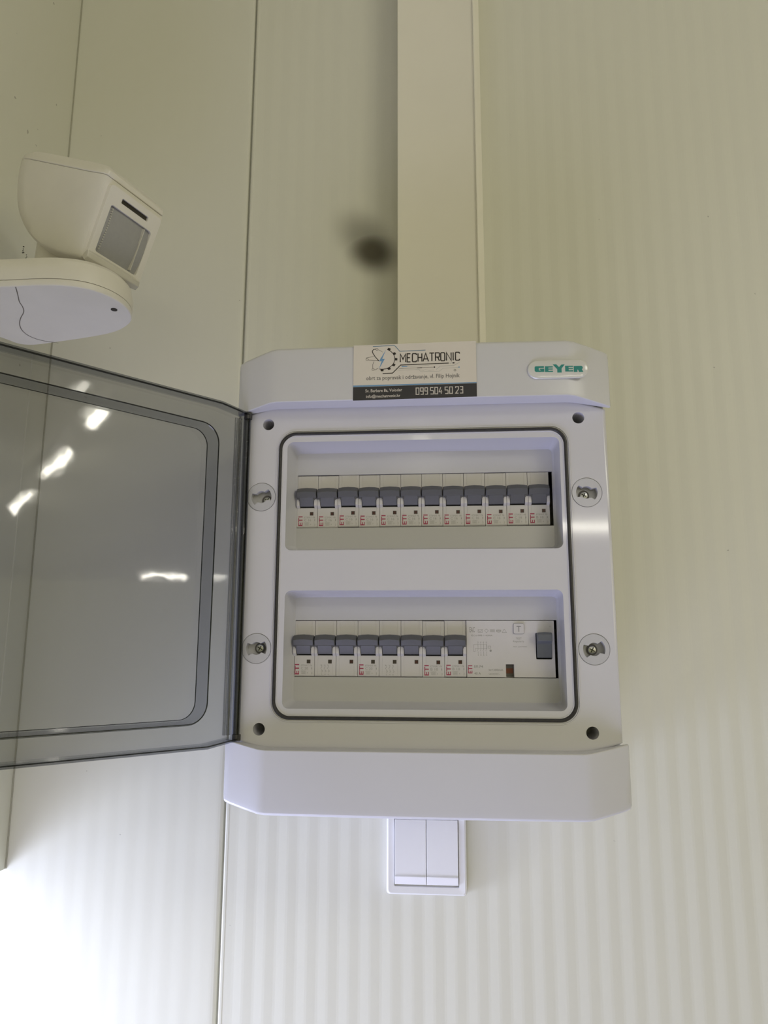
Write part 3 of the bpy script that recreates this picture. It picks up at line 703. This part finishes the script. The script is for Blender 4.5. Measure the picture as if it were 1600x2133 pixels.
mb = MB(); mb.loft([sc(arm, 0, 221.8), sc(arm, -0.2, 230), sc(arm, 1.5, 238), sc(arm, 5, 242), sc(arm, 12, 244)], T=Tinv); mb.build('arm_upper_shell', M_SEN, md)
scurve = [(-313.2, -240.2), (-318.5, -228), (-325, -215), (-326.5, -207), (-331, -197), (-341, -186), (-350, -172), (-354.5, -158), (-353, -146), (-346.5, -138), (-335, -133)]
scurve = smooth(scurve, 2, False)
mb = MB()
L = []; R_ = []
for i, (x, y) in enumerate(scurve):
    a = Vector(scurve[max(0, i - 1)]); b = Vector(scurve[min(len(scurve) - 1, i + 1)]); t_ = (b - a).normalized(); L.append((x - t_.y * .35, y + t_.x * .35, 215.85)); R_.append((x + t_.y * .35, y - t_.x * .35, 215.85))
mb.add(L + R_, [(i, i + 1, len(L) + i + 1, len(L) + i) for i in range(len(L) - 1)], T=Tinv)
mb.build('cover_joint', M_SEAM, md, smooth=False)
mb = MB(); mb.cyl((-253.5, -196), 'z', 2.6, 215.4, 216.4, 16, T=Tinv); mb.build('cover_screw', M_DIRT, md)
# head
TH_ = Matrix.Translation((-296.3, -185, 296)) @ Matrix.Rotation(math.radians(-20.1), 4, 'Z') @ Matrix.Rotation(math.radians(24.3), 4, 'Y')
TT = Tinv @ TH_
def hring(z, back, front, w, bw, fw_, z2=None):
    pts = [(back, bw * .3), (back + 1.6, bw * .62), (back + 5, bw * .9), (back + 10, bw * .45 + w * .5), (back + 18, w * .96), (back + 28, w), (front - 22, w), (front - 4, fw_ + 1.5), (front, fw_)]
    l = [(x, -y, z) for x, y in pts] + [(x, y, z) for x, y in reversed(pts)]
    return l
rings = [(-29, 0, 54, 26, 14, 28), (-27, -14, 56, 28.5, 17, 30), (-20, -34, 57, 30, 21, 31.5), (-6, -54, 56, 31, 23, 31.8), (10, -66, 55, 31.8, 24, 32), (28, -74, 53.5, 32.3, 25, 32.2), (40, -77, 52.5, 32.3, 25.5, 32)]
def interp(rs, m=4):
    out = []
    for i in range(len(rs) - 1):
        p0, p1, p2, p3 = rs[max(0, i - 1)], rs[i], rs[i + 1], rs[min(len(rs) - 1, i + 2)]
        for k in range(m):
            t_ = k / m; out.append(tuple(0.5 * (2 * b + (c_ - a) * t_ + (2 * a - 5 * b + 4 * c_ - d) * t_ * t_ + (3 * b - a - 3 * c_ + d) * t_ ** 3) for a, b, c_, d in zip(p0, p1, p2, p3)))
    out.append(rs[-1]); return out
mb = MB(); mb.loft([hring(*r) for r in interp(rings)], T=TT); mb.build('head_housing', M_SEN, md)
mb = MB(); mb.loft([hring(39.6, -76.4, 52, 31.8, 25, 31.4), hring(40.6, -76.4, 52, 31.8, 25, 31.4)], T=TT); mb.build('head_seam', M_SEAM, md)
mb = MB(); mb.loft([hring(40.4, -77.3, 52.8, 32.6, 25.6, 32.2), hring(45, -76.2, 52, 31.8, 25, 31.2), hring(50.5, -71, 40, 27.5, 21, 25), hring(52.5, -60, 26, 20, 14, 16)], T=TT); mb.build('head_lid', M_SEN, md, bevel=0.8)
# lens window on the front face, local +x
FX = 55.6
mb = MB(); FT = TT @ Matrix.Translation((FX, 0, 0)) @ Matrix.Rotation(math.radians(90), 4, 'Z') @ Matrix.Rotation(math.radians(-3), 4, 'X')
# after the turn: outline x runs along the face, front towards -y
mb.plate(rrect(-29, 29, -25.5, 36, 3.5, 5), [rrect(-23, 23, -19, 21, 2, 4), rrect(-15, 15, 26.6, 30.6, .6, 2)], -3.4, 1.5, T=FT); mb.build('window_frame', M_SEN, md, bevel=0.7)
mb = MB(); mb.box(-14.8, 14.8, -1.5, 1.0, 26.8, 30.4, T=FT); mb.build('slot', M_DIRT, md)
mb = MB()
loops = []
for u, z in ((0, -18.8), (.25, -9), (.5, 1), (.75, 11), (1, 20.8)):
    y = -0.4 - 2.6 * math.sin(math.pi * u) 
    loops.append([(x, y - 1.0 * math.cos(x / 23 * 1.4), z) for x in (-22.8, -15, -7, 0, 7, 15, 22.8)] + [(22.8, 1.2, z), (-22.8, 1.2, z)])
mb.loft(loops, T=FT); mb.build('lens', M_LENS, md)
mb = MB()
for k in range(18): mb.box(-20.4, -19.6, -3.0 - 1.2 * math.sin(math.pi * (k + .5) / 18), -1.0, -16 + k * 2.0, -15.1 + k * 2.0, T=FT)
mb.build('lens_facets', M_CLR, md)
MB().box(14.2, 14.9, -4.6, -1, -17.5, 19.5, T=FT).build('lens_rib', M_CLR, md)
mb = MB(); loops = []
for x in (-29, -22, -10, 0, 10, 22, 29):
    b = 1.0 - (x / 30.0) ** 4
    loops.append([(x, -2.5, -20), (x, -3.6 - 3.2 * b, -22.5), (x, -4.2 - 3.2 * b, -26 - 1.0 * b), (x, -2.0 - 1.0 * b, -29.5 - 1.5 * b), (x, 2, -27)])
mb.loft(loops, T=FT); mb.build('window_lip', M_CLR, md, bevel=0.5)
# neck
mb = MB(); c = (-318, -172)
def el(rx_, ry, z, dx=0): return [(c[0] + dx + rx_ * math.cos(6.2832 * i / 20), c[1] + ry * math.sin(6.2832 * i / 20), z) for i in range(20)]
mb.loft([el(27, 21, 243), el(24, 18, 245), el(23, 17, 255), el(23, 17, 290, 2)], T=Tinv); mb.build('neck', M_SEN, md)
mb = MB(); random.seed(7)   # cobweb crumbs below the head and flecks on its side
for x, y, z, r in ((-341, -190, 275, .9), (-339.5, -189, 271, .7), (-337.5, -188, 267, .6), (-335, -188, 263, .8), (-333, -187, 259, .5), (-342, -190, 279, .6)):
    for k in range(3):
        dx, dy, dz = [random.uniform(-1.2, 1.2) for _ in range(3)]; mb.cyl((x + dx, y + dy), 'z', r * random.uniform(.4, .8), z + dz, z + dz + r, 6, T=Tinv)
mb.build('cobweb_crumbs', M_DIRT, md)

# ------------------------------------------------------------------ ceiling lamps behind the camera
def lamp(x, y, L, ang, label):
    t = thing('ceiling_light', label, 'ceiling light', (x, y, 1000), 'ceiling tube lights', rot=(0, 0, math.radians(ang)))
    MB().box(-L / 2 - 20, L / 2 + 20, -60, 60, -30, -0.5).build('lamp_housing', M_LAMPB, t, bevel=4)
    mb = MB(); mb.cyl((0, -55), 'x', 24, -L / 2, L / 2, 12); mb.build('lamp_tube', M_TUBE, t)
lamp(1250, -5800, 1200, 0, 'tube ceiling light far behind, lying across the room')
lamp(-110, -3500, 600, 90, 'tube ceiling light behind, pointing at the wall with the box')
lamp(2480, -1130, 220, -30, 'shortest tube ceiling light, nearest of the right row')
lamp(3380, -1620, 620, -30, 'second tube ceiling light of the right row')
lamp(4550, -2270, 800, -30, 'third tube ceiling light of the right row')
lamp(9800, -2450, 600, 90, 'farthest tube ceiling light, at the right end of the hall')
